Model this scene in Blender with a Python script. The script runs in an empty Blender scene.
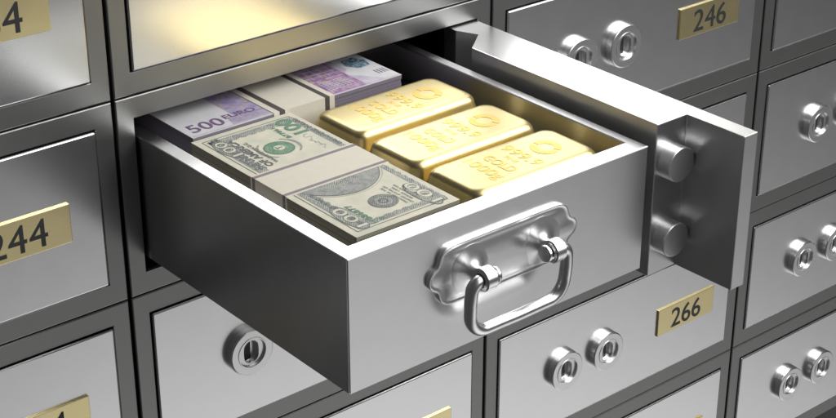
import bpy, bmesh, math, random
from mathutils import Vector, Matrix
random.seed(4)
S = 0.128                      # metres per design unit (one deposit box is 1 unit tall)
W, BX, BZ = 2.2496, 0.1007, 0.1113
scene = bpy.context.scene
COL = scene.collection
PI = math.pi

# ------------------------------------------------------------------ materials
def new_mat(name):
    m = bpy.data.materials.new(name); m.use_nodes = True
    return m, m.node_tree.nodes, m.node_tree.links, m.node_tree.nodes['Principled BSDF']

def metal(name, col, rough, var=0.03, nscale=60, metallic=1.0, bump=0.0, tintvar=0.04):
    m, n, l, p = new_mat(name)
    p.inputs['Base Color'].default_value = (*col, 1)
    p.inputs['Metallic'].default_value = metallic
    tc = n.new('ShaderNodeTexCoord')
    no = n.new('ShaderNodeTexNoise'); no.inputs['Scale'].default_value = nscale; no.inputs['Detail'].default_value = 5
    l.new(tc.outputs['Object'], no.inputs['Vector'])
    mr = n.new('ShaderNodeMapRange'); mr.inputs['To Min'].default_value = rough - var; mr.inputs['To Max'].default_value = rough + var
    l.new(no.outputs['Fac'], mr.inputs['Value']); l.new(mr.outputs['Result'], p.inputs['Roughness'])
    mx = n.new('ShaderNodeMix'); mx.data_type = 'RGBA'
    mx.inputs['A'].default_value = (*[c * (1 - tintvar) for c in col], 1)
    mx.inputs['B'].default_value = (*[min(1, c * (1 + tintvar)) for c in col], 1)
    l.new(no.outputs['Fac'], mx.inputs['Factor']); l.new(mx.outputs['Result'], p.inputs['Base Color'])
    if bump:
        n2 = n.new('ShaderNodeTexNoise'); n2.inputs['Scale'].default_value = 900; n2.inputs['Detail'].default_value = 3
        l.new(tc.outputs['Object'], n2.inputs['Vector'])
        b = n.new('ShaderNodeBump'); b.inputs['Strength'].default_value = bump; b.inputs['Distance'].default_value = 0.0002
        l.new(n2.outputs['Fac'], b.inputs['Height']); l.new(b.outputs['Normal'], p.inputs['Normal'])
    return m

STEEL = metal('panel_steel', (0.80, 0.80, 0.80), 0.25, 0.012, bump=0.012)
FRAME = metal('frame_steel', (0.285, 0.285, 0.28), 0.40, 0.02, bump=0.02)
DRAWER = metal('drawer_steel', (0.78, 0.78, 0.78), 0.30, 0.015, bump=0.015)
DOORM = metal('door_steel', (0.74, 0.74, 0.74), 0.30, 0.015, bump=0.015)
CHROME = metal('polished_steel', (0.82, 0.82, 0.82), 0.27, 0.02)
LOCKM = metal('lock_steel', (0.80, 0.80, 0.80), 0.29, 0.02)
BOLTM = metal('bolt_steel', (0.80, 0.80, 0.80), 0.42, 0.02)
PLATEM = metal('handle_plate_steel', (0.80, 0.80, 0.80), 0.33, 0.02)
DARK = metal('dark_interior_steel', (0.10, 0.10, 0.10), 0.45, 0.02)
SLOT_SHADE = metal('keyway_shade_black', (0.02, 0.02, 0.02), 0.5, 0.02, metallic=0)  # black colour paints the darkness of a deep key slot
BRASS = metal('brass_plate', (0.90, 0.77, 0.42), 0.30, 0.03, bump=0.15)
INK = metal('black_numeral', (0.025, 0.026, 0.028), 0.5, 0.02, metallic=0)
GOLD = metal('gold', (0.62, 0.515, 0.26), 0.35, 0.03, nscale=25, bump=0.1, tintvar=0.02)
GOLDL = metal('stamped_gold', (0.66, 0.47, 0.14), 0.42, 0.02)

def flat(name, col, rough=0.6):
    return metal(name, col, rough, 0.03, 200, metallic=0, tintvar=0.05)
PRINTGREEN = flat('green_ink', (0.16, 0.29, 0.20))
PRINTGREY = flat('grey_ink', (0.17, 0.18, 0.18))
PRINTSOFT = flat('soft_grey_ink', (0.40, 0.41, 0.37))
EUROINK = flat('violet_ink', (0.20, 0.12, 0.24))
STRIPE = flat('brown_band_stripe', (0.085, 0.07, 0.07))
STRIPE2 = flat('mauve_band_stripe', (0.27, 0.235, 0.25))
BAND = flat('cream_band_paper', (0.74, 0.69, 0.58))
STARS = flat('star_ink', (0.62, 0.46, 0.20))

def paper(name, a, b, scale, thr=(0.35, 0.65)):
    m, n, l, p = new_mat(name)
    tc = n.new('ShaderNodeTexCoord')
    no = n.new('ShaderNodeTexNoise'); no.inputs['Scale'].default_value = scale; no.inputs['Detail'].default_value = 6
    l.new(tc.outputs['Object'], no.inputs['Vector'])
    r = n.new('ShaderNodeValToRGB'); r.color_ramp.elements[0].position = thr[0]; r.color_ramp.elements[1].position = thr[1]
    r.color_ramp.elements[0].color = (*a, 1); r.color_ramp.elements[1].color = (*b, 1)
    l.new(no.outputs['Fac'], r.inputs['Fac']); l.new(r.outputs['Color'], p.inputs['Base Color'])
    p.inputs['Roughness'].default_value = 0.65
    return m
HOLO = paper('hologram_foil', (0.05, 0.12, 0.22), (0.42, 0.55, 0.60), 420, (.4, .62))
HOLO.node_tree.nodes['Principled BSDF'].inputs['Metallic'].default_value = 0.3
NOTE = paper('dollar_paper', (0.63, 0.62, 0.50), (0.75, 0.71, 0.57), 90)
EUROP = paper('euro_paper', (0.62, 0.61, 0.63), (0.71, 0.70, 0.71), 60)
VIOLET = paper('violet_print', (0.32, 0.27, 0.46), (0.49, 0.44, 0.59), 160)
ROSE = paper('rose_violet_print', (0.26, 0.13, 0.28), (0.54, 0.38, 0.53), 220)
ROSE2 = paper('pale_violet_print', (0.46, 0.41, 0.52), (0.60, 0.56, 0.64), 120)

def sheets(name, a, b, scale):
    """stacked sheet edges: fine horizontal lines"""
    m, n, l, p = new_mat(name)
    tc = n.new('ShaderNodeTexCoord')
    w = n.new('ShaderNodeTexWave'); w.bands_direction = 'Z'; w.inputs['Scale'].default_value = scale
    w.inputs['Distortion'].default_value = 1.0; w.inputs['Detail'].default_value = 3
    l.new(tc.outputs['Object'], w.inputs['Vector'])
    mx = n.new('ShaderNodeMix'); mx.data_type = 'RGBA'
    mx.inputs['A'].default_value = (*a, 1); mx.inputs['B'].default_value = (*b, 1)
    l.new(w.outputs['Fac'], mx.inputs['Factor']); l.new(mx.outputs['Result'], p.inputs['Base Color'])
    p.inputs['Roughness'].default_value = 0.8
    return m
EDGE_D_SHADED = sheets('dollar_sheet_edges_shaded', (0.15, 0.14, 0.105), (0.42, 0.40, 0.31), 420)  # sheet lines, with the shade on the stack's sides darkened into the colour
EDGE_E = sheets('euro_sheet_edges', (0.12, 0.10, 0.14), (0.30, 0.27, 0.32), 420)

def engraving(name, pap, ink, scale, rot, dist):
    m, n, l, p = new_mat(name)
    tc = n.new('ShaderNodeTexCoord'); mp = n.new('ShaderNodeMapping'); mp.inputs['Rotation'].default_value = (0, 0, rot)
    l.new(tc.outputs['Object'], mp.inputs['Vector'])
    w = n.new('ShaderNodeTexWave'); w.inputs['Scale'].default_value = scale
    w.inputs['Distortion'].default_value = dist; w.inputs['Detail'].default_value = 2; w.inputs['Detail Scale'].default_value = 2
    l.new(mp.outputs['Vector'], w.inputs['Vector'])
    no = n.new('ShaderNodeTexNoise'); no.inputs['Scale'].default_value = 260; no.inputs['Detail'].default_value = 4
    l.new(tc.outputs['Object'], no.inputs['Vector'])
    ma = n.new('ShaderNodeMath'); ma.operation = 'MULTIPLY_ADD'; ma.inputs[1].default_value = 0.45
    l.new(w.outputs['Fac'], ma.inputs[0])
    mb = n.new('ShaderNodeMath'); mb.operation = 'MULTIPLY'; mb.inputs[1].default_value = 0.75
    l.new(no.outputs['Fac'], mb.inputs[0]); l.new(mb.outputs[0], ma.inputs[2])
    r = n.new('ShaderNodeValToRGB'); r.color_ramp.elements[0].position = 0.38; r.color_ramp.elements[1].position = 0.78
    r.color_ramp.elements[0].color = (*ink, 1); r.color_ramp.elements[1].color = (*pap, 1)
    l.new(ma.outputs[0], r.inputs['Fac']); l.new(r.outputs['Color'], p.inputs['Base Color'])
    p.inputs['Roughness'].default_value = 0.65
    return m
ENG = engraving('engraved_ornament', (0.52, 0.53, 0.46), (0.17, 0.18, 0.18), 300, 0.6, 6)
ENG2 = engraving('engraved_portrait', (0.47, 0.48, 0.43), (0.18, 0.19, 0.20), 420, -0.4, 9)
ENGG = engraving('engraved_green_seal', (0.34, 0.45, 0.33), (0.05, 0.20, 0.11), 500, 0.3, 8)

# ------------------------------------------------------------------ mesh helpers (design units -> metres)
def finish(name, bm, mat, parent=None, smooth=None, label=None):
    me = bpy.data.meshes.new(name)
    bmesh.ops.recalc_face_normals(bm, faces=bm.faces[:]) if smooth != 'keep' else None
    bmesh.ops.scale(bm, vec=(S, S, S), verts=bm.verts[:])
    if smooth is not None:
        ang = 40 if smooth == 'keep' else smooth
        for f in bm.faces: f.smooth = True
        for e in bm.edges:
            if len(e.link_faces) == 2 and e.calc_face_angle(0) > math.radians(ang): e.smooth = False
    bm.to_mesh(me); bm.free()
    for mm in (mat if isinstance(mat, (list, tuple)) else [mat]): me.materials.append(mm)
    o = bpy.data.objects.new(name, me); COL.objects.link(o)
    if parent: o.parent = parent
    if label: o['label'] = label
    return o

def empty(name, loc, label, cat, group=None):
    o = bpy.data.objects.new(name, None); COL.objects.link(o)
    o.empty_display_size = 0.02
    o.location = Vector(loc) * S
    o['label'] = label; o['category'] = cat
    if group: o['group'] = group
    return o

def box(bm, x0, x1, y0, y1, z0, z1, bevel=0, seg=2):
    vs = [bm.verts.new(c) for c in ((x0,y0,z0),(x1,y0,z0),(x1,y1,z0),(x0,y1,z0),(x0,y0,z1),(x1,y0,z1),(x1,y1,z1),(x0,y1,z1))]
    fs = [bm.faces.new([vs[i] for i in f]) for f in ((0,3,2,1),(4,5,6,7),(0,1,5,4),(1,2,6,5),(2,3,7,6),(3,0,4,7))]
    if bevel:
        es = list({e for f in fs for e in f.edges})
        bmesh.ops.bevel(bm, geom=es, offset=bevel, segments=seg, profile=0.5, affect='EDGES')

def prism(bm, poly, z0, z1, bevel=0, seg=2):
    """poly: (x,y) list extruded in z"""
    a = [bm.verts.new((x, y, z0)) for x, y in poly]; b = [bm.verts.new((x, y, z1)) for x, y in poly]
    n = len(poly); fs = [bm.faces.new(a[::-1]), bm.faces.new(b)]
    for i in range(n): fs.append(bm.faces.new((a[i], a[(i+1) % n], b[(i+1) % n], b[i])))
    if bevel:
        es = list({e for f in fs for e in f.edges})
        bmesh.ops.bevel(bm, geom=es, offset=bevel, segments=seg, profile=0.5, affect='EDGES')

def loft(bm, loops, cap0=False, cap1=False, closed=True):
    rings = [[bm.verts.new(p) for p in lp] for lp in loops]
    n = len(rings[0])
    for a, b in zip(rings, rings[1:]):
        for i in range(n if closed else n - 1):
            j = (i + 1) % n
            bm.faces.new((a[i], a[j], b[j], b[i]))
    if cap0: bm.faces.new(rings[0][::-1])
    if cap1: bm.faces.new(rings[-1])
    return rings

def circ(r, y, cx=0, cz=0, n=64):
    return [(cx + r * math.sin(2*PI*i/n), y, cz + r * math.cos(2*PI*i/n)) for i in range(n)]

def stadium(w, h, y, n=64):
    """vertical rounded slot, radius w, half height h, matched to circ() order"""
    out = []
    for i in range(n):
        t = 2*PI*i/n; s, c = math.sin(t), math.cos(t)
        dz = (h - w) * max(-1, min(1, c * 3))
        out.append((w*s, y, w*c + dz))
    return out

def rrect(w, h, r, z, n=8, cx=0, cy=0):
    pts = []
    for qx, qy, a0 in ((1,1,0),(-1,1,90),(-1,-1,180),(1,-1,270)):
        for k in range(n+1):
            a = math.radians(a0 + 90*k/n)
            pts.append((cx + qx*(w/2-r) + r*math.cos(a), cy + qy*(h/2-r) + r*math.sin(a), z))
    return pts

def tube(bm, path, r, n=20, cap=True):
    path = [Vector(p) for p in path]; loops = []
    t0 = (path[1]-path[0]).normalized()
    ref = Vector((0,1,0)) if abs(t0.y) < .9 else Vector((1,0,0))
    for i, p in enumerate(path):
        t = (path[min(i+1, len(path)-1)] - path[max(i-1, 0)]).normalized()
        u = (ref - t*ref.dot(t)).normalized(); v = t.cross(u); ref = u
        loops.append([tuple(p + (u*math.cos(2*PI*k/n) + v*math.sin(2*PI*k/n))*r) for k in range(n)])
    loft(bm, loops, cap, cap)

def arc(c, a, b, r, t0, t1, n):
    c = Vector(c); a = Vector(a); b = Vector(b)
    return [tuple(c + (a*math.cos(t0+(t1-t0)*k/n) + b*math.sin(t0+(t1-t0)*k/n))*r) for k in range(n+1)]

_tc = {}
def text_geo(s, offset=0.0, shear=0.0):
    key = (s, offset, shear)
    if key not in _tc:
        cu = bpy.data.curves.new('t', 'FONT'); cu.body = s; cu.size = 1; cu.offset = offset; cu.shear = shear
        cu.resolution_u = 5; cu.fill_mode = 'BOTH'
        ob = bpy.data.objects.new('t', cu); COL.objects.link(ob)
        dg = bpy.context.evaluated_depsgraph_get()
        me = bpy.data.meshes.new_from_object(ob.evaluated_get(dg))
        vs = [tuple(v.co) for v in me.vertices]; fs = [tuple(p.vertices) for p in me.polygons]
        bpy.data.objects.remove(ob); bpy.data.curves.remove(cu); bpy.data.meshes.remove(me)
        _tc[key] = (vs, fs)
    return _tc[key]

def text(bm, s, center, right, up, w, h, lift=0.0, depth=0.0, offset=0.0, shear=0.0, mi=0):
    """flat (or thin raised) lettering fitted into w x h round center"""
    vs, fs = text_geo(s, offset, shear)
    x0 = min(v[0] for v in vs); x1 = max(v[0] for v in vs); y0 = min(v[1] for v in vs); y1 = max(v[1] for v in vs)
    R, U = Vector(right), Vector(up); N = R.cross(U); C = Vector(center)
    def P(v, d): return C + R*((v[0]-x0)/(x1-x0)-.5)*w + U*((v[1]-y0)/(y1-y0)-.5)*h + N*d
    top = [bm.verts.new(P(v, lift+depth)) for v in vs]
    new = []
    for f in fs:
        try: new.append(bm.faces.new([top[i] for i in f]))
        except ValueError: pass
    for f in new: f.material_index = mi
    if depth:
        edges = [e for f in new for e in f.edges if len(e.link_faces) == 1]
        r = bmesh.ops.extrude_edge_only(bm, edges=list(set(edges)))
        for g in r['geom']:
            if isinstance(g, bmesh.types.BMVert): g.co -= N*depth
            if isinstance(g, bmesh.types.BMFace): g.material_index = mi

# ------------------------------------------------------------------ safe deposit boxes
GAP = 0.009
def ring_frame(bm, depth=0.7):
    """frame face with the rectangular opening and a deep shell behind it"""
    def rect(x0, x1, z0, z1, y): return [(x0,y,z0),(x1,y,z0),(x1,y,z1),(x0,y,z1)]
    o = (GAP, W-GAP, -1+.0035, -.0035); i = (BX-.002, W-BX+.002, -1+BZ-.002, -BZ+.002); b = .006
    L = [rect(o[0], o[1], o[2], o[3], depth), rect(o[0], o[1], o[2], o[3], b),
         rect(o[0]+b*.3, o[1]-b*.3, o[2]+b*.3, o[3]-b*.3, b*.3),
         rect(o[0]+b, o[1]-b, o[2]+b, o[3]-b, 0),
         rect(i[0]-b*.5, i[1]+b*.5, i[2]-b*.5, i[3]+b*.5, 0), rect(i[0], i[1], i[2], i[3], b*.5), rect(i[0], i[1], i[2], i[3], depth-.01)]
    loft(bm, L)

def frame_mesh():
    bm = bmesh.new(); ring_frame(bm); return bm
def panel_mesh():
    bm = bmesh.new(); g = .0055
    box(bm, BX+g, W-BX-g, -.012, .10, -1+BZ+g, -BZ-g, bevel=.007, seg=2)
    return bm

def lock_mesh():
    bm = bmesh.new(); B = -.0125
    prof = [(.128,B),(.128,B-.036),(.1255,B-.041),(.121,B-.0435),(.086,B-.0435),(.0845,B-.0465),(.080,B-.0465),(.0785,B-.0435),
            (.0775,B-.034),(.0755,B-.0325),(.0735,B-.0325)]
    L = [circ(r, y) for r, y in prof]
    L += [stadium(.045,.064,B-.0325), stadium(.043,.062,B-.031), stadium(.0425,.0615,B-.002)]
    loft(bm, L, False, True)
    return bm
def keyway_mesh():
    bm = bmesh.new()
    box(bm, -.038, .012, -.0185, -.0150, -.054, .054, bevel=.003)  # block on the shallow slot floor, black in place of depth shade
    return bm

def plate_mesh():
    bm = bmesh.new(); box(bm, -.261, .261, -.024, -.0125, -.095, .095, bevel=.003, seg=2); return bm
def digit_geo(ch):
    """outline faces of one digit in em units; the 4 is drawn by hand so that its counter stays open"""
    if ch != '4':
        vs, fs = text_geo(ch, .006)
        return [(v[0], v[1]) for v in vs], fs
    v = [(.402,.697),(.350,.697),(.005,.272),(.005,.218),(.294,.218),(.294,-.004),(.402,-.004),(.402,.218),(.477,.218),(.477,.316),(.402,.316),
         (.297,.520),(.297,.316),(.136,.316)]
    return v, [(0,1,11),(1,2,13,11),(0,11,12,10),(2,3,4,12,13),(4,5,6,7),(4,7,10,12),(7,8,9,10)]
def number_mesh(n):
    bm = bmesh.new(); k = .134/.70; x = 0; glyphs = []
    for ch in str(n):
        vs, fs = digit_geo(ch); x0 = min(v[0] for v in vs); w = max(v[0] for v in vs)-x0
        glyphs.append((vs, fs, x-x0)); x += w+.062
    tot = x-.062
    for vs, fs, dx in glyphs:
        def P(v, y): return (((v[0]+dx)-tot/2)*k, y, v[1]*k-.069)
        t = [bm.verts.new(P(v, -.0256)) for v in vs]
        new = [bm.faces.new([t[i] for i in f]) for f in fs]
        ed = [e for e in {e for f in new for e in f.edges} if len(e.link_faces) == 1]
        r = bmesh.ops.extrude_edge_only(bm, edges=ed)
        for g in r['geom']:
            if isinstance(g, bmesh.types.BMVert): g.co.y = -.0241
    return bm

GROUP = 'safe deposit boxes in the wall of lockers'
proto = {}
def build_box(c, r, n, label):
    """c: column, r: row; reuses the first box's meshes"""
    root = empty('safe_deposit_box', (c*W, 0, -r), label, 'deposit box', GROUP)
    def part(name, maker, mat, smooth, parent, loc=(0,0,0)):
        if name not in proto:
            proto[name] = finish(name, maker(), mat, parent, smooth)
            o = proto[name]
        else:
            o = proto[name].copy(); COL.objects.link(o); o.parent = parent
        o.location = Vector(loc)*S
        return o
    part('frame', frame_mesh, FRAME, None, root)
    part('panel', panel_mesh, STEEL, None, root)
    for lx in (.628, .981):
        lk = part('lock', lock_mesh, LOCKM, 18, root, (lx, 0, -.508))
        part('keyway', keyway_mesh, SLOT_SHADE, None, lk)
    pl = part('number_plate', plate_mesh, BRASS, None, root, (W-.272-.261, 0, -.503))
    finish('numerals', number_mesh(n), INK, pl, None)
    return root

special = {
 234: 'closed steel deposit box at the top left corner, reflecting the open drawer',
 235: 'closed steel deposit box directly above the open drawer, with a golden reflection',
 244: 'closed steel deposit box left of the open drawer, with a brass plate reading 244',
 246: 'closed steel deposit box behind the open door, with a brass plate reading 246',
 254: 'closed steel deposit box at the bottom left corner, under the one with plate 244',
 255: 'closed steel deposit box under the left side of the open drawer, one lock showing',
 256: 'closed steel deposit box mostly hidden behind the open door, under the one reading 246',
 265: 'closed steel deposit box at the bottom edge below the front corner of the open drawer',
 266: 'closed steel deposit box with two round locks and a brass plate reading 266',
 276: 'closed steel deposit box at the bottom edge just below the one with plate 266',
 247: 'closed steel deposit box at the top right corner without a visible lock',
 257: "closed steel deposit box at the right edge beside the open door, showing one lock",
 267: 'closed steel deposit box right of the open door bottom, with two locks at mid height',
 277: 'closed steel deposit box at the bottom right corner with two round locks'}
cells = {}
for r in range(-2, 4):
    for c in range(-2, 3):
        n = 245 + 10*r + c
        if (c, r) == (0, 0): continue
        lab = special.get(n, 'closed steel deposit box with two locks and a brass plate reading %d' % n)
        cells[n] = build_box(c, r, n, lab)

# ------------------------------------------------------------------ the open box
ob = empty('safe_deposit_box', (0, 0, 0), 'open steel deposit box with its thick door swung out', 'deposit box', GROUP)
f = proto['frame'].copy(); COL.objects.link(f); f.parent = ob
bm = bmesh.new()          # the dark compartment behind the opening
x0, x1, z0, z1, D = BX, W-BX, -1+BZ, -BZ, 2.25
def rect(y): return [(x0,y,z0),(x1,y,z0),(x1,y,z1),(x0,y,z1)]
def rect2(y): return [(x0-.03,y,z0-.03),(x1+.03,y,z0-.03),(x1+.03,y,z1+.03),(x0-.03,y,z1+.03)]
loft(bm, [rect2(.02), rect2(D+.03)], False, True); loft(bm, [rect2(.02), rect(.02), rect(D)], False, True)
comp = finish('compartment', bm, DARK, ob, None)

# door: thick stepped slab, opened square to the wall, hinged on the right
ZT, ZB = -.1185, -.886
prof = [(2.146,.06),(2.146,-1.868),(2.056,-1.868),(2.056,-1.531),(1.862,-1.531),(1.862,-.280),(2.018,-.163),(1.962,-.045),(1.972,.06)]
bm = bmesh.new(); prism(bm, [(x, y) for x, y in prof], ZB, ZT, bevel=.004, seg=2)
door = finish('door', bm, DOORM, ob, None)
for z in (-.322, -.703):
    bm = bmesh.new()
    cx = 1.965; y0 = -1.529
    L = [circ(.084, y0, cx, z, 48), circ(.084, -1.594, cx, z, 48), circ(.0825, -1.598, cx, z, 48), circ(.080, -1.600, cx, z, 48)]
    loft(bm, L, False, True)
    finish('bolt', bm, BOLTM, door, 18)

# ------------------------------------------------------------------ drawer
DX0, DX1, DY0, DY1, DZ0, DZ1 = .112, 1.800, -1.541, .60, -.818, -.200
IX0, IX1, IY0, IY1, IZ = .189, 1.744, -1.447, .50, -.372
drawer = empty('drawer', ((DX0+DX1)/2, DY0, DZ0), 'steel drawer pulled out of the wall, holding banknotes and gold bars, bail handle in front', 'drawer')
drawer.location = (0, 0, 0)
bm = bmesh.new()
def r4(x0, x1, y0, y1, z): return [(x0,y0,z),(x1,y0,z),(x1,y1,z),(x0,y1,z)]
b = .005
loft(bm, [r4(DX0, DX1, DY0, DY1, DZ0), r4(DX0, DX1, DY0, DY1, DZ1-b), r4(DX0+b*.3, DX1-b*.3, DY0+b*.3, DY1-b*.3, DZ1-b*.3), r4(DX0+b, DX1-b, DY0+b, DY1-b, DZ1),
          r4(IX0-b, IX1+b, IY0-b, IY1+b, DZ1), r4(IX0, IX1, IY0, IY1, DZ1-b), r4(IX0, IX1, IY0, IY1, DZ0+.03)], True, True)
bmesh.ops.bevel(bm, geom=[e for e in bm.edges if abs(e.verts[0].co.z-e.verts[1].co.z) > .3 and e.verts[0].co.y < -1.5 or (abs(e.verts[0].co.z-DZ0) < 1e-4 and abs(e.verts[1].co.z-DZ0) < 1e-4)],
                offset=.005, segments=2, affect='EDGES')
finish('drawer_body', bm, DRAWER, drawer, None)
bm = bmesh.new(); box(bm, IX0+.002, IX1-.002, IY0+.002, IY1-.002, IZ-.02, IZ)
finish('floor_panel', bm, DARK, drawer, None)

# handle plate with ogee ends, domed
HC = (.932, DY0, -.440)
def outline():
    q = [(0,.140),(.16,.140),(.29,.139),(.325,.133),(.350,.117),(.364,.095),(.370,.072),(.376,.058),(.388,.050),(.402,.042),(.415,.028),(.422,.012)]
    pts = q + [(x, -z) for x, z in q[::-1]][:-1]
    full = pts + [(-x, -z) for x, z in pts[:0]]
    right = q + [(x, -z) for x, z in reversed(q)]
    left = [(-x, -z) for x, z in q[1:]] + [(-x, z) for x, z in reversed(q)][:-1]
    return right + left
base = outline()
def smooth_loop(pts, it=2):
    for _ in range(it):
        out = []
        for i in range(len(pts)):
            a, b2 = pts[i], pts[(i+1) % len(pts)]
            out += [(a[0]*.75+b2[0]*.25, a[1]*.75+b2[1]*.25), (a[0]*.25+b2[0]*.75, a[1]*.25+b2[1]*.75)]
        pts = out
    return pts
base = smooth_loop(base, 1)
def inset(pts, d):
    out = []; n = len(pts)
    for i in range(n):
        ax, az = pts[i-2]; bx, bz = pts[(i+2) % n]
        tx, tz = bx-ax, bz-az; ln = math.hypot(tx, tz) or 1
        out.append((pts[i][0] + d*tz/ln, pts[i][1] - d*tx/ln))
    return out
def pl3(pts, y): return [(HC[0]+x, HC[1]+y, HC[2]+z) for x, z in pts]
sgn = 1 if inset([(0,1),(1,0),(0,-1),(-1,0)], 1) else 1
# clockwise outline seen from the front: inward is +d with this sign
def area(p): return sum(p[i][0]*p[(i+1)%len(p)][1]-p[(i+1)%len(p)][0]*p[i][1] for i in range(len(p)))
sg = -1 if area(base) > 0 else 1
I = lambda d: inset(base, -sg*d) if False else [(x, z) for x, z in inset(base, (-1 if area(inset(base, .01)) and abs(area(inset(base, .01))) > abs(area(base)) else 1)*d)]
bm = bmesh.new()
L = [pl3(base, -.0005), pl3(base, -.014), pl3(I(.002), -.018), pl3(I(.006), -.020), pl3(I(.010), -.0195), pl3(I(.014), -.0175), pl3(I(.023), -.0185)]
sc = lambda p, k: [(x*k, z*k) for x, z in p]
L += [pl3(sc(I(.023), .93), -.022), pl3(sc(I(.023), .8), -.026), pl3(sc(I(.023), .5), -.029), pl3(sc(I(.023), .2), -.030)]
loft(bm, L, False, True)
finish('handle_plate', bm, PLATEM, drawer, 60)

EY, EZ = -1.652, -.453
for s in (-1, 1):
    bm = bmesh.new(); cx = HC[0] + s*.195
    # flared boss growing out of the plate, leaning slightly to the eye
    pr = [(.112,-.0262),(.100,-.0280),(.087,-.0298),(.074,-.0322),(.060,-.036),(.047,-.0415),(.037,-.048),(.030,-.056),(.027,-.062),(.033,-.064),(.033,-.069),(.026,-.072),(.025,-.084)]
    L = []
    for i, (r, y) in enumerate(pr):
        t = i/(len(pr)-1); L.append(circ(r, DY0+y, cx, HC[2]+(EZ-HC[2])*t, 32))
    loft(bm, L, False, True)
    post = finish('handle_post', bm, PLATEM, drawer, 60)
    bm = bmesh.new()          # the eye: a short thick ring on a sideways axis
    n = 40; w = .030; R0, R1 = .052, .033
    def xc(r, x): return [(cx+x, EY+r*math.sin(2*PI*i/n), EZ+r*math.cos(2*PI*i/n)) for i in range(n)]
    loft(bm, [xc(R1,-w*s), xc(R0-.006,-w*s), xc(R0,-(w-.005)*s), xc(R0,(w-.005)*s), xc(R0-.006,w*s), xc(R1,w*s), xc(R1,-w*s)])
    finish('eye', bm, CHROME, post, 20)
bm = bmesh.new()
hx, rb = .270, .028
X = HC[0]
path = [(X-.150, EY, EZ), (X-.21, EY, EZ)]
path += arc((X-hx+.045, EY, EZ-.045), (0,0,1), (-1,0,0), .045, 0, PI/2, 8)
zb = -.700
tilt = .010
path += [(X-hx-.003, EY+.002, EZ-.09), (X-hx-.001, EY+.004, EZ-.13)]
path += [(p[0], EY+tilt*(EZ-p[2])/.25, p[2]) for p in arc((X-hx+.095, EY, zb+.095), (-1,0,0), (0,0,-1), .095, 0, PI/2*.93, 10)]
path += [(X-.1, EY+tilt, zb), (X, EY+tilt, zb-.002)]
full = path + [(2*X-p[0], p[1], p[2]) for p in reversed(path[:-1])]
tube(bm, full, rb, 24)
bail = finish('bail_handle', bm, CHROME, drawer, 50)
for s in (-1, 1):          # domed knob that closes each end of the bail inside its eye
    bm = bmesh.new(); n = 36; cx = X + s*.195
    def xc(r, x): return [(cx-s*x, EY+r*math.sin(2*PI*i/n), EZ+r*math.cos(2*PI*i/n)) for i in range(n)]
    loft(bm, [xc(.024,.02), xc(.026,.040), xc(.034,.042), xc(.038,.046), xc(.038,.056), xc(.036,.060), xc(.033,.062), xc(.032,.0615)], False, True)
    finish('knob', bm, CHROME, bail, 30)

# ------------------------------------------------------------------ banknote bundles
def note_block(x0, x1, y0, y1, zt, zb, layers=9):
    """a slightly uneven pile of sheets"""
    bm = bmesh.new(); h = (zt-zb)/layers
    for k in range(layers):
        d = 0 if k == layers-1 else random.uniform(.001, .005)
        e = [random.uniform(0, d) for _ in range(4)]
        box(bm, x0+e[0], x1-e[1], y0+e[2], y1-e[3], zb+k*h+.0008, zb+(k+1)*h)
    return bm

def quad(bm, pts, z, mi=0):
    f = bm.faces.new([bm.verts.new((x, y, z)) for x, y in pts]); f.material_index = mi; return f
def disc(bm, cx, cy, rx, ry, z, mi=0, n=40, a0=0, a1=2*PI, r0=0):
    if r0 == 0:
        f = bm.faces.new([bm.verts.new((cx+rx*math.cos(a0+(a1-a0)*i/n), cy+ry*math.sin(a0+(a1-a0)*i/n), z)) for i in range(n if a1-a0 > 6.2 else n+1)]); f.material_index = mi
    else:
        vs = [(bm.verts.new((cx+rx*math.cos(t), cy+ry*math.sin(t), z)), bm.verts.new((cx+rx*r0*math.cos(t), cy+ry*r0*math.sin(t), z))) for t in [a0+(a1-a0)*i/n for i in range(n+1)]]
        for a, b2 in zip(vs, vs[1:]):
            f = bm.faces.new((a[0], b2[0], b2[1], a[1])); f.material_index = mi
def line(bm, pts, w, z, mi=0):
    for (ax, ay), (bx, by) in zip(pts, pts[1:]):
        dx, dy = bx-ax, by-ay; l = math.hypot(dx, dy) or 1; nx, ny = -dy/l*w/2, dx/l*w/2
        quad(bm, [(ax+nx, ay+ny), (bx+nx, by+ny), (bx-nx, by-ny), (ax-nx, ay-ny)], z, mi)

# dollars: note 'right' is +y, note 'up' is -x
NX0, NX1, NY0, NY1, NZ = .257, .798, -1.415, -.213, -.200
NB = IZ + .001
dollars = empty('banknote_bundle', (0,0,0), 'bundle of hundred dollar bills with a cream band, beside the gold bars', 'banknotes', 'bundles of banknotes in the drawer')
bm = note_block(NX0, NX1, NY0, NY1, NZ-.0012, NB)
finish('note_stack', bm, EDGE_D_SHADED, dollars, None)
bm = bmesh.new(); box(bm, NX0-.001, NX1+.001, NY0-.001, NY1+.001, NZ-.0010, NZ)
top = finish('top_note', bm, NOTE, dollars, None)
RT, UP = (0,1,0), (-1,0,0)
e = .0006
mats = [PRINTGREY, PRINTSOFT, ENG, ENG2, PRINTGREEN, ENGG, NOTE]
bm = bmesh.new()
def N(u, v):      # note coords: u 0..1 left->right (+y), v 0..1 bottom->top (-x)
    return (NX1 - v*(NX1-NX0), NY0 + u*(NY1-NY0))
def nq(u0, u1, v0, v1, lift, mi): quad(bm, [N(u0,v0), N(u1,v0), N(u1,v1), N(u0,v1)], NZ+lift, mi)
# outer border rules
for a, w in ((.030, .005), (.044, .0025)):
    av = a*2.1
    line(bm, [N(a,av), N(1-a,av), N(1-a,1-av), N(a,1-av), N(a,av)], w, NZ+e, 0 if a < .04 else 1)
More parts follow.
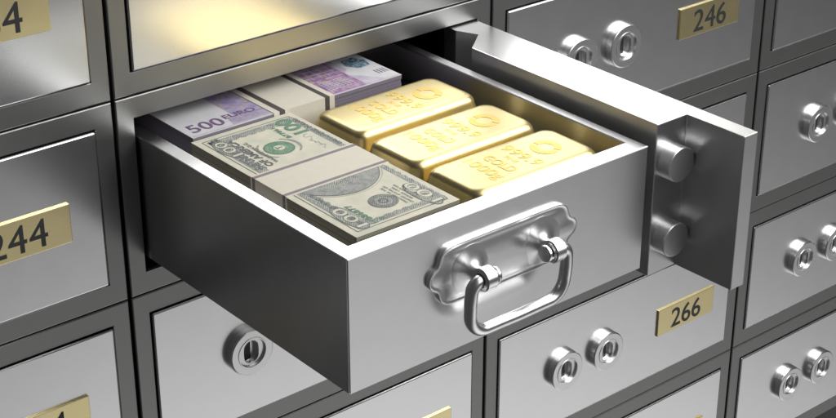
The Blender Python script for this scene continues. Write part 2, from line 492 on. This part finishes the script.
# scalloped ornament strips along both long edges and both ends
def strip(u0, u1, v0, v1, mi=2, waves=9, horizontal=True):
    n = waves*8; up_, lo = [], []
    for i in range(n+1):
        t = i/n; w = abs(math.sin(t*waves*PI))
        if horizontal:
            u = u0+(u1-u0)*t; up_.append(N(u, v1+(v0-v1)*.22*(1-w))); lo.append(N(u, v0))
        else:
            v = v0+(v1-v0)*t; up_.append(N(u1+(u0-u1)*.22*(1-w), v)); lo.append(N(u0, v))
    for i in range(n):
        quad(bm, [lo[i], lo[i+1], up_[i+1], up_[i]], NZ+e*1.6, mi)
strip(.035, .96, .90, .80, 2, 22)
strip(.035, .96, .10, .045, 2, 26)
strip(.955, .915, .10, .90, 2, 9, False)
strip(.045, .075, .10, .90, 2, 9, False)
# corner cartouches with 100
for u, v, w, h in ((.13,.845,.19,.13),(.86,.845,.17,.13),(.115,.155,.19,.13)):
    disc(bm, *N(u, v), (NX1-NX0)*h*.62, (NY1-NY0)*w*.52, NZ+e*2.2, 2, 40)
    disc(bm, *N(u, v), (NX1-NX0)*h*.64, (NY1-NY0)*w*.54, NZ+e*2.3, 0, 40, r0=.95)
    text(bm, '100', (*N(u, v), NZ+e*3), RT, UP, (NY1-NY0)*w*.86, (NX1-NX0)*h*.80, offset=.03, mi=0)
    text(bm, '100', (*N(u, v), NZ+e*3.6), RT, UP, (NY1-NY0)*w*.84, (NX1-NX0)*h*.76, offset=.008, mi=6)
# back half (note right): green 100, treasury seal, headings
text(bm, '100', (.705, -.352, NZ+e*3), RT, UP, .185, .080, offset=.03, mi=4)
disc(bm, .525, -.512, .066, .066, NZ+e*2, 5)
disc(bm, .525, -.512, .068, .068, NZ+e*2.4, 4, 48, r0=.93)
disc(bm, .525, -.512, .048, .048, NZ+e*2.5, 4, 40, r0=.93)
for k in range(36):
    a = k*2*PI/36
    line(bm, [(.525+.066*math.cos(a), -.512+.066*math.sin(a)), (.525+.072*math.cos(a), -.512+.072*math.sin(a))], .006, NZ+e*2.4, 4)
disc(bm, .525, -.512, .026, .026, NZ+e*3.2, 6); text(bm, 'T', (.525,-.512,NZ+e*4), RT, UP, .03, .034, offset=.05, mi=4)
for k, dv in enumerate((.0,.012,.024)):          # thin flourish behind the seal
    disc(bm, .525, -.512, .105-dv*.5, .10, NZ+e*1.3, 1, 30, a0=-.95, a1=.95, r0=.965)
    disc(bm, .525, -.512, .105-dv*.5, .10, NZ+e*1.3, 1, 30, a0=PI-.95, a1=PI+.95, r0=.965)
text(bm, 'B77861', (.628, -.385, NZ+e*3), RT, UP, .135, .024, offset=.02, mi=4)
text(bm, 'THE UNITED STATES', (.348, -.455, NZ+e*3), RT, UP, .40, .034, offset=.04, mi=0)
text(bm, 'OF AMERICA', (.392, -.475, NZ+e*3), RT, UP, .34, .036, offset=.04, mi=0)
text(bm, 'WASHINGTON D.C.', (.434, -.50, NZ+e*3), RT, UP, .26, .018, offset=.03, mi=0)
text(bm, 'THIS NOTE IS LEGAL TENDER', (.322, -.455, NZ+e*3), RT, UP, .38, .014, offset=.02, mi=0)
pts = [(.742+.016*math.sin(t*9), -.49-.16*t+.012*math.cos(t*17)) for t in [i/40 for i in range(41)]]
pts = [(.694+.012*math.sin(t*23+2*math.sin(t*7))*(1-t*.5)+.006*math.sin(t*51), -.462-.17*t+.009*math.sin(t*31)) for t in [i/120 for i in range(121)]]
line(bm, pts, .0028, NZ+e*2, 1)
text(bm, 'ONE HUNDRED DOLLARS', (.765, -.47, NZ+e*3), RT, UP, .36, .022, offset=.04, mi=0)
# near half (note left): portrait oval edge, federal seal, serial
cx, cy, rx, ry = .530, -.800, .238, .285
n = 60
# portrait cameo shows only beyond the band: crescent cut at the band edge
yb = -.928
for i in range(n):
    t0, t1 = [PI + PI*k/n for k in (i, i+1)]
    a = (cx+rx*math.cos(t0), cy+ry*math.sin(t0)); b2 = (cx+rx*math.cos(t1), cy+ry*math.sin(t1))
    if a[1] < yb and b2[1] < yb:
        quad(bm, [a, b2, (b2[0], yb), (a[0], yb)], NZ+e*1.8, 3)
disc(bm, cx, cy, rx*1.02, ry*1.02, NZ+e*2.2, 0, 80, a0=PI+.48, a1=2*PI-.48, r0=.985)
disc(bm, cx, cy, rx*1.07, ry*1.06, NZ+e*2.2, 1, 80, a0=PI+.45, a1=2*PI-.45, r0=.992)
# shoulder and collar of the engraved bust
quad(bm, [(.40,yb),(.43,-.975),(.50,-1.0),(.57,-.99),(.63,-.965),(.66,yb)], NZ+e*2.4, 2)
disc(bm, .545, -1.225, .062, .062, NZ+e*2, 2)
disc(bm, .545, -1.225, .064, .064, NZ+e*2.4, 0, 48, r0=.95)
disc(bm, .545, -1.225, .045, .045, NZ+e*2.4, 0, 40, r0=.90)
disc(bm, .545, -1.225, .024, .024, NZ+e*3, 0, 30, r0=.55)
for k in range(40):
    a = k*2*PI/40
    line(bm, [(.545+.047*math.cos(a), -1.225+.047*math.sin(a)), (.545+.060*math.cos(a), -1.225+.060*math.sin(a))], .0035, NZ+e*2.8, 0)
text(bm, 'HB86877', (.398, -1.265, NZ+e*3), RT, UP, .20, .028, offset=.02, mi=4)
text(bm, 'B', (.443, -1.345, NZ+e*3), RT, UP, .022, .026, offset=.02, mi=4)
text(bm, 'FEDERAL RESERVE NOTE', (.345, -1.17, NZ+e*3), RT, UP, .36, .020, offset=.03, mi=0)
for k, w in enumerate((.18,.20,.14,.17)):
    text(bm, ('TREASURER OF THE', 'UNITED STATES OF', 'SERIES 1996', 'LEGAL TENDER FOR')[k], (.612+k*.021, -1.215, NZ+e*3), RT, UP, w, .010, offset=.02, mi=0)
text(bm, '100', (.722, -1.265, NZ+e*4.5), RT, UP, .22, .062, offset=.03, mi=0)
text(bm, '100', (.722, -1.265, NZ+e*5), RT, UP, .212, .056, offset=.006, mi=6)
finish('printed_design', bm, mats, top, None)
# band round the dollars
bm = bmesh.new()
def wrap(bm, a0, a1, zt, lift, axis, lo, hi, zb, mi=0):
    t = .003 + lift
    if axis == 'y': box(bm, lo-t, hi+t, a0, a1, zb, zt+t)
    else: box(bm, a0, a1, lo-t, hi+t, zb, zt+t)
wrap(bm, -.945, -.680, NZ, 0, 'y', NX0, NX1, NB)
bd = finish('paper_band', bm, BAND, dollars, None)
bm = bmesh.new()
wrap(bm, -.934, -.916, NZ, .0009, 'y', NX0, NX1, NB+.001); wrap(bm, -.713, -.693, NZ, .0009, 'y', NX0, NX1, NB+.001)
finish('band_stripes', bm, STRIPE2, bd, None)

# euros: note right is +x, up is +y
EX0, EX1, EY0, EY1, EZT = .272, 1.474, -.206, .440, -.186
euros = empty('banknote_bundle', (0,0,0), 'bundle of violet five hundred euro notes with dark striped cream band, behind the dollars', 'banknotes', 'bundles of banknotes in the drawer')
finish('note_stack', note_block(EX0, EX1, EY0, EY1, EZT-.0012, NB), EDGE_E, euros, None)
bm = bmesh.new(); box(bm, EX0-.001, EX1+.001, EY0-.001, EY1+.001, EZT-.0010, EZT)
top = finish('top_note', bm, EUROP, euros, None)
bm = bmesh.new()
mats = [EUROINK, VIOLET, ROSE, ROSE2, STARS, HOLO, EUROP]
R2, U2 = (1,0,0), (0,1,0)
Z = EZT
quad(bm, [(.560,-.135),(.735,-.190),(.735,.43),(.560,.43)], Z+e, 1)
quad(bm, [(.50,-.195),(.735,-.195),(.735,-.135),(.52,-.112)], Z+e*1.2, 3)
for k in range(7): line(bm, [(.52,-.120-.010*k),(.73,-.120-.010*k)], .002, Z+e*2, 0)
text(bm, '500', (.396,-.120,Z+e*3), R2, U2, .180, .088, offset=.006, mi=0)
text(bm, 'EURO', (.592,-.098,Z+e*3), R2, U2, .170, .046, offset=.012, mi=0)
text(bm, 'EYP\u03a9', (.592,-.147,Z+e*3), R2, U2, .150, .026, offset=.0, mi=1)
for k in range(12):
    a = k*2*PI/12
    cx, cy = .64+.062*math.cos(a), .035+.075*math.sin(a)
    quad(bm, [(cx-.009,cy),(cx,cy-.011),(cx+.009,cy),(cx,cy+.011)], Z+e*2, 4)
quad(bm, [(.60,.16),(.735,.13),(.735,.42),(.58,.42)], Z+e*1.5, 2)
# right half: rose violet architecture print
quad(bm, [(1.04,-.200),(1.27,-.200),(1.27,.43),(1.04,.43)], Z+e, 2)
quad(bm, [(1.27,-.200),(1.40,-.200),(1.33,-.11),(1.27,-.04)], Z+e, 3)
quad(bm, [(1.27,.43),(1.27,-.02),(1.31,.02),(1.31,.43)], Z+e, 3)
for k in range(6): line(bm, [(1.085,-.150+.020*k),(1.235,-.150+.020*k)], .0045, Z+e*2, 6)
for k in range(8): line(bm, [(1.085+.0215*k,-.150),(1.085+.0215*k,-.05)], .0035, Z+e*2, 6)
for k in range(14): line(bm, [(1.045,.0+.028*k),(1.265,.0+.028*k)], .006, Z+e*2, 3 if k % 3 else 0)
for k in range(5): line(bm, [(1.06+.045*k,.0),(1.06+.045*k,.40)], .006, Z+e*2.3, 3)
for k in range(9):
    a = k*2*PI/9; cx, cy = 1.12+.05*math.cos(a), .01+.05*math.sin(a)
    quad(bm, [(cx-.008,cy),(cx,cy-.010),(cx+.008,cy),(cx,cy+.010)], Z+e*2.6, 4)
hx_, hy_ = 1.395, .055
f = bm.faces.new([bm.verts.new((hx_+dx, hy_+dy, Z+e*2)) for dx, dy in ((-.045,.070),(-.062,.0),(-.025,-.062),(.045,-.055),(.062,.01),(.03,.075))]); f.material_index = 5
for k in range(4): line(bm, [(1.405+.017*k,-.125),(1.405+.017*k,-.070)], .005, Z+e*2, 0)
line(bm, [(EX0+.01,-.196),(.73,-.196)], .004, Z+e*2, 3); line(bm, [(1.05,-.198),(1.46,-.198)], .004, Z+e*2, 3)
finish('printed_design', bm, mats, top, None)
bm = bmesh.new(); wrap(bm, .712, 1.062, EZT, 0, 'x', EY0, EY1, NB)
bd = finish('paper_band', bm, BAND, euros, None)
bm = bmesh.new(); wrap(bm, .744, .774, EZT, .0009, 'x', EY0, EY1, NB+.001); wrap(bm, 1.006, 1.032, EZT, .0009, 'x', EY0, EY1, NB+.001)
finish('band_stripes', bm, STRIPE, bd, None)

# ------------------------------------------------------------------ gold bars
GT = -.197
def bar_mesh():
    bm = bmesh.new(); H = GT - IZ - .001
    L = []
    W0, D0, W1, D1 = .800, .408, .715, .332
    def at(h, ins=0):
        t = h/H; return W0+(W1-W0)*t-2*ins, D0+(D1-D0)*t-2*ins
    w, d = at(0, .012); L.append(rrect(w, d, .040, 0))
    w, d = at(.006, .003); L.append(rrect(w, d, .045, .006))
    for h in (.016, .05, .10, H-.038):
        w, d = at(h); L.append(rrect(w, d, .055, h))
    for a in (15, 30, 45, 60, 75, 90):
        a = math.radians(a); h = H-.038+0.038*math.sin(a); ins = .038*(1-math.cos(a))
        w, d = at(H-.038, ins); L.append(rrect(w, d, .055, h))
    w, d = at(H-.038, .05); L.append(rrect(w, d, .035, H))
    w, d = at(H-.038, .10); L.append(rrect(w, d, .02, H-.0008))
    loft(bm, L, True, True)
    return bm
def stamp_mesh():
    bm = bmesh.new(); H = GT - IZ - .001 - .0012; R, U = (0,-1,0), (1,0,0); dp = .0016
    text(bm, '999.9', (.052,.004,H), R, U, .238, .066, 0, dp, offset=.016)
    text(bm, 'FINE', (-.014,.0,H), R, U, .078, .022, 0, dp*.7, offset=.012)
    text(bm, 'GOLD', (-.082,.0,H), R, U, .185, .056, 0, dp, offset=.016)
    text(bm, '1000g', (-.180,.0,H), R, U, .235, .080, 0, dp, offset=.014)
    cx = .190; ro, ri = .072, .038; n = 26
    for a0 in (math.radians(112), math.radians(292)):
        a1 = a0 + math.radians(166); T = [a0+(a1-a0)*i/n for i in range(n+1)]
        o0 = [(cx+ro*math.cos(t), ro*math.sin(t)) for t in T]; i0 = [(cx+ri*math.cos(t+.0), ri*math.sin(t)) for t in T][::-1]
        pl = o0 + i0
        vt = [bm.verts.new((x, y, H+dp)) for x, y in pl]; vb = [bm.verts.new((x, y, H)) for x, y in pl]
        m = n+1
        for k in range(n):
            bm.faces.new((vt[k], vt[k+1], vt[2*m-2-k], vt[2*m-1-k]))
        for k in range(len(pl)):
            j = (k+1) % len(pl); bm.faces.new((vb[k], vb[j], vt[j], vt[k]))
    return bm
bars = [((1.245,-.450), 1.0, 'gold kilogram bar furthest back of the three, next to the euro notes'),
        ((1.235,-.868), .4, 'middle one of the three stamped gold kilogram bars'),
        ((1.245,-1.262), -.2, 'gold kilogram bar nearest the front of the drawer, beside the handle side')]
src = None
for (x, y), rz, lab in bars:
    if src is None:
        src = root = finish('gold_bar', bar_mesh(), GOLD, None, 50)
        st = finish('stamped_lettering', stamp_mesh(), GOLDL, root, None)
    else:
        root = src.copy(); COL.objects.link(root)
        c2 = st.copy(); COL.objects.link(c2); c2.parent = root
    root.location = Vector((x, y, IZ+.001))*S; root.rotation_euler = (0, 0, math.radians(rz))
    root['label'] = lab; root['category'] = 'gold bar'; root['group'] = 'gold bars side by side in the drawer'

# put each of these empties at the base of its thing without moving the parts
for root, base in ((drawer, (DX0, DY0, DZ0)), (dollars, (NX0, NY0, NB)), (euros, (EX0, EY0, NB))):
    p = Vector(base)*S; root.location = p
    for ch in root.children: ch.matrix_parent_inverse = Matrix.Translation(-p)

# ------------------------------------------------------------------ camera
cam = bpy.data.cameras.new('camera'); co = bpy.data.objects.new('camera', cam); COL.objects.link(co)
F, YAW, PIT = 1675.0116, -.6933349, -.4585294
cam.sensor_width = 36; cam.lens = F/836*36; cam.clip_start = .01; cam.clip_end = 100
fw = Vector((-math.sin(YAW)*math.cos(PIT), math.cos(YAW)*math.cos(PIT), math.sin(PIT)))
co.location = Vector((-3.33086932, -6.11371435, 2.84192518))*S
co.rotation_euler = fw.to_track_quat('-Z', 'Y').to_euler()
scene.camera = co

# ------------------------------------------------------------------ light: dim studio surround, big soft light overhead
w = bpy.data.worlds.new('World'); scene.world = w; w.use_nodes = True
n, l = w.node_tree.nodes, w.node_tree.links
bg = n['Background']
tc = n.new('ShaderNodeTexCoord'); dp = n.new('ShaderNodeVectorMath'); dp.operation = 'DOT_PRODUCT'
k = Vector((.50, -.58, -.95)).normalized()
dp.inputs[1].default_value = k
l.new(tc.outputs['Generated'], dp.inputs[0])
rp = n.new('ShaderNodeValToRGB')
els = rp.color_ramp.elements
els[0].position = 0.0; els[0].color = (.05,.05,.052,1)
els[1].position = 1.0; els[1].color = (1.1,1.1,1.1,1)
for p, v in ((.60,.05),(.80,.06),(.845,.12),(.90,.30),(.945,.78)):
    q = els.new(p); q.color = (v, v, v*1.0, 1)
l.new(dp.outputs['Value'], rp.inputs['Fac']); l.new(rp.outputs['Color'], bg.inputs['Color'])
bg.inputs['Strength'].default_value = 1.0
def area_light(name, loc, target, sx, sy, rad, col=(1,1,1)):
    ld = bpy.data.lights.new(name, 'AREA'); ld.shape = 'RECTANGLE'; ld.size = sx*S; ld.size_y = sy*S
    ld.energy = rad*PI*sx*sy*S*S; ld.color = col
    o = bpy.data.objects.new(name, ld); COL.objects.link(o); o.location = Vector(loc)*S
    o.rotation_euler = (Vector(target)-Vector(loc)).to_track_quat('-Z', 'Y').to_euler()
    return o
area_light('softbox', (3.9, -2.4, 3.8), (2.6, -1.4, 0), 5, 4, 3.4)
area_light('front_softbox', (6.4, -7.6, 5.0), (1.4, -.6, -.3), 9, 6.5, 4.3)
scene.render.engine = 'CYCLES'
scene.render.resolution_x = 1024; scene.render.resolution_y = 512
scene.view_settings.view_transform = 'Standard'; scene.view_settings.look = 'None'
scene.view_settings.exposure = 0; scene.view_settings.gamma = 1
scene.cycles.max_bounces = 10; scene.cycles.glossy_bounces = 8
